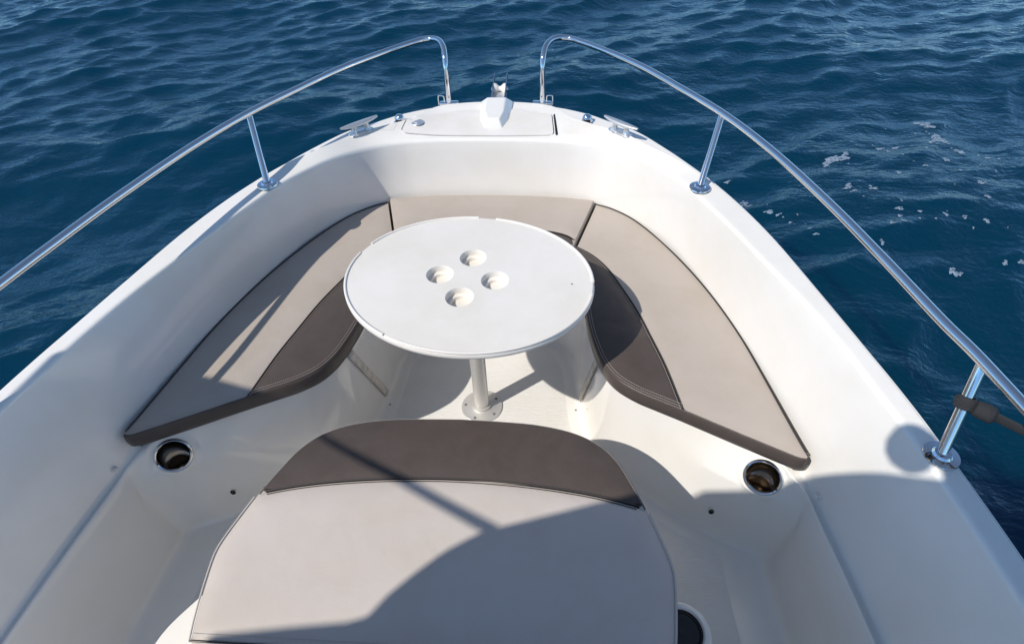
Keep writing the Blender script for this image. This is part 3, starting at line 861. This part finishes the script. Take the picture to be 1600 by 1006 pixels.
lounge = empty("lounge_cushion", (0, .68, .319), "large pale cushion with a dark front band on the console, nearest the camera", "cushion")
CO = [(0, 1.008), (.12, 1.004), (.22, .996), (.315, .974), (.385, .936), (.430, .886), (.462, .822), (.490, .755), (.512, .69), (.530, .63), (.536, .590), (.530, .52), (.520, .45), (.510, .402)]
ro = resample(cr(CO, 6), .012)
lo_ = [(-x, y) for x, y in ro[::-1]]
bk = resample([(.510, .402), (-.510, .402)], .012)
full = [tuple(p) for p in list(ro[:-1]) + list(bk[:-1]) + [tuple(q) for q in lo_[:-1]]]
zt = .404
sb_ = cushion_body("side_band", full, .321, zt, M_DARK, lounge)
sb_.data.materials.append(M_TAUPE2)
for pl_ in sb_.data.polygons:
    if sb_.location.y + pl_.center.y + lounge.location.y < .755: pl_.material_index = 1
SC = cr([(.4905, .752), (.42, .772), (.33, .790), (.22, .804), (.11, .812), (0, .815), (-.11, .812), (-.22, .804), (-.33, .790), (-.42, .772), (-.4905, .752)], 5)
SC = resample(SC, .012)[2:-2]
fw = [p for p in list(lo_) + [tuple(q) for q in ro[1:]] if p[1] > .758]
aw_r = [tuple(p) for p in ro if p[1] < .746]; aw_l = [tuple(p) for p in lo_ if p[1] < .746]
dark = fw + [tuple(p) for p in SC[1:-1]]
pale = aw_r[:-1] + [tuple(p) for p in bk[:-1]] + aw_l + [tuple(p) for p in SC[::-1]]
top_panel("dark_panel", resample(shrinkP(dark, .004), .012, True), zt - .0008, .010, M_DARK, lounge)
top_panel("pale_panel", resample(shrinkP(pale, .004), .012, True), zt - .0008, .011, M_TAUPE2, lounge)
piping("seam_piping", SC, zt + .0015, .0036, lounge)
piping("seam_piping", off(SC, .010), zt + .0030, .0018, lounge)
fw2 = np.array(fw)
stitches("stitching", off(fw2, -.007), zt + .0028, lounge, pitch=.006)
stitches("stitching", off(bk, -.014), zt + .0042, lounge, pitch=.006)
pw = [p for p in aw_r]; 
piping("edge_piping", pw, zt + .0005, .003, lounge, m=M_TAUPE2)
piping("edge_piping", aw_l, zt + .0005, .003, lounge, m=M_TAUPE2)
piping("edge_piping", bk, zt + .0005, .003, lounge)

# ---------------------------------------------------------------- table
table = empty("cockpit_table", (0, 1.363, 0), "oval cream table with four round cup recesses on a single metal leg", "table")
tc_ = Vector((.010, 1.292)); th = math.radians(-8.8)
def ell(a, b, n=160): return [(tc_.x + a * math.cos(t) * math.cos(th) - b * math.sin(t) * math.sin(th), tc_.y + a * math.cos(t) * math.sin(th) + b * math.sin(t) * math.cos(th)) for t in np.linspace(0, 2 * math.pi, n, endpoint=False)]
ZT = .680
holes_c = [(-.072, 1.303), (.015, 1.381), (.087, 1.281), (-.004, 1.208)]
RH = .0395
holes = [[(cx + RH * math.cos(a), cy + RH * math.sin(a)) for a in np.linspace(0, 2 * math.pi, 40, endpoint=False)] for cx, cy in holes_c]
Et = ell(.3505, .2905)
v, f = fill(Et, .03, lambda d, x, y: ZT, holes)
mb = MB(); mb.add(v, f)
rings = [((.3505, .2905), ZT), ((.3515, .2915), ZT - .0035), ((.3545, .2945), ZT - .0035)]
tt = mb.out("tabletop", M_TAB, table, True, 30)
# wells
for (cx, cy) in holes_c:
    mb = MB()
    mb.add(*lathe([(RH, 0), (RH - .001, -.0012), (RH - .0015, -.016), (RH - .0028, -.0195), (RH - .0105, -.0210), (RH - .0125, -.0225), (RH - .0140, -.034), (RH - .0155, -.0365), (0, -.0370)], (cx, cy, ZT), (0, 0, 1), 40))
    mb.out("cup_recess", M_TAB, tt)
# moulded rim: closed lip of several segments with gaps
mb = MB()
prof = [(-.0005, -.0005), (.0035, -.004), (.0042, -.006), (.0052, -.011), (.0045, -.017), (.0, -.021), (-.03, -.032)]
for i in range(len(prof) - 1):
    pass
n = 160; vv = []
for (d, dz) in prof:
    vv += [(x, y, ZT + dz) for x, y in ell(.3505 + d, .2905 + d, n)]
ffc = [(r * n + i, r * n + (i + 1) % n, (r + 1) * n + (i + 1) % n, (r + 1) * n + i) for r in range(len(prof) - 1) for i in range(n)]
vv += [(x, y, ZT - .032) for x, y in ell(.12, .10, n)]
r = len(prof) - 1
ffc += [(r * n + i, r * n + (i + 1) % n, (r + 1) * n + (i + 1) % n, (r + 1) * n + i) for i in range(n)]
ffc += [tuple((r + 1) * n + i for i in range(n))]
mesh("table_edge", vv, ffc, M_TAB, table)
def arc(a0, a1, d, z, n=40):
    return [(tc_.x + (.3505 + d) * math.cos(t) * math.cos(th) - (.2905 + d) * math.sin(t) * math.sin(th), tc_.y + (.3505 + d) * math.cos(t) * math.sin(th) + (.2905 + d) * math.sin(t) * math.cos(th), z) for t in np.radians(np.linspace(a0, a1, n))]
for (a0, a1) in ((8, 88), (97, 160), (170, 244), (252, 358)):
    mb = MB(); mb.add(*tube(arc(a0, a1, .0010, ZT + .001), .0040, 10, flat=(.9, 1.0))); mb.out("rim_lip", M_TAB, tt)
mb = MB(); mb.add(*lathe([(.003, 0), (.002, .0006), (0, .0006)], (.302, 1.27, ZT + .0003), seg=10)); mb.out("screw_cap", M_RUB, tt)
mb = MB(); mb.add(*lathe([(.0295, .010), (.0285, .016), (.0265, .020), (.0265, .60), (.034, .602), (.034, .640), (.0, .640)], (0, 1.363, 0), seg=40)); mb.out("table_leg", M_ALU, table)
mb = MB(); mb.add(*lathe([(.076, .0005), (.076, .003), (.073, .006), (.042, .008), (.034, .012), (.0335, .020), (.027, .021)], (0, 1.363, 0), seg=56))
base = mb.out("floor_flange", M_ALU, table)
for k in range(5):
    a = k * 2 * math.pi / 5 + .6
    mb = MB(); mb.add(*lathe([(.0055, 0), (.005, .002), (.002, .0022), (0, .0012)], (.060 * math.cos(a), 1.363 + .060 * math.sin(a), .0065), seg=12)); mb.out("screw", M_RUB, base)

# ---------------------------------------------------------------- webbing strap on the right stanchion
sb = Vector((1.027, .722, .713)); stp = Vector((1.058, .806, .893)); dirn = (stp - sb).normalized()
cen = sb + (stp - sb) * .60
strap = empty("webbing_strap", tuple(cen), "black webbing strap knotted round the right stanchion", "strap")
mb = MB()
def wrap(c, n, r, h, turns=1.0):
    return lathe([(r, -h), (r + .003, -h * .8), (r + .0042, 0), (r + .003, h * .8), (r, h)], c, n, 30)
mb.add(*wrap(cen, dirn + Vector((.12, .1, 0)), .0135, .013)); mb.add(*wrap(cen + dirn * .002, dirn + Vector((-.25, -.1, .1)), .0150, .009))
mb.out("wrapped_turns", M_WEB, strap)
kd = Vector((.80, -.595, -.03)).normalized()
mb = MB(); kc = cen + kd * .034
mb.add(*lathe([(.009, -.020), (.0155, -.016), (.0175, -.004), (.0165, .008), (.0175, .012), (.012, .018), (.008, .019)], kc, kd, 24, True, True))
mb.add(*lathe([(.0165, -.006), (.0195, 0), (.0165, .006)], kc + kd * .006, kd + Vector((0, .3, .3)), 24))
mb.out("knot", M_WEB, strap)
endp = cen + Vector((.80, -.595, -.04)) * .5; p0 = kc + kd * .012
path = [p0.lerp(endp, t) + Vector((0, 0, -.004 * math.sin(math.pi * t))) for t in np.linspace(0, 1, 14)]
mb = MB(); mb.add(*tube(path, .0125, 14, flat=(.9, .22))); mb.out("band", M_WEB, strap)
mb = MB(); mb.add(*tube([cen + Vector((.014, .018, -.004)), cen + Vector((.021, .026, .020)), cen + Vector((.024, .034, .045))], .0075, 10, flat=(1, .25))); mb.out("loose_end", M_WEB, strap)
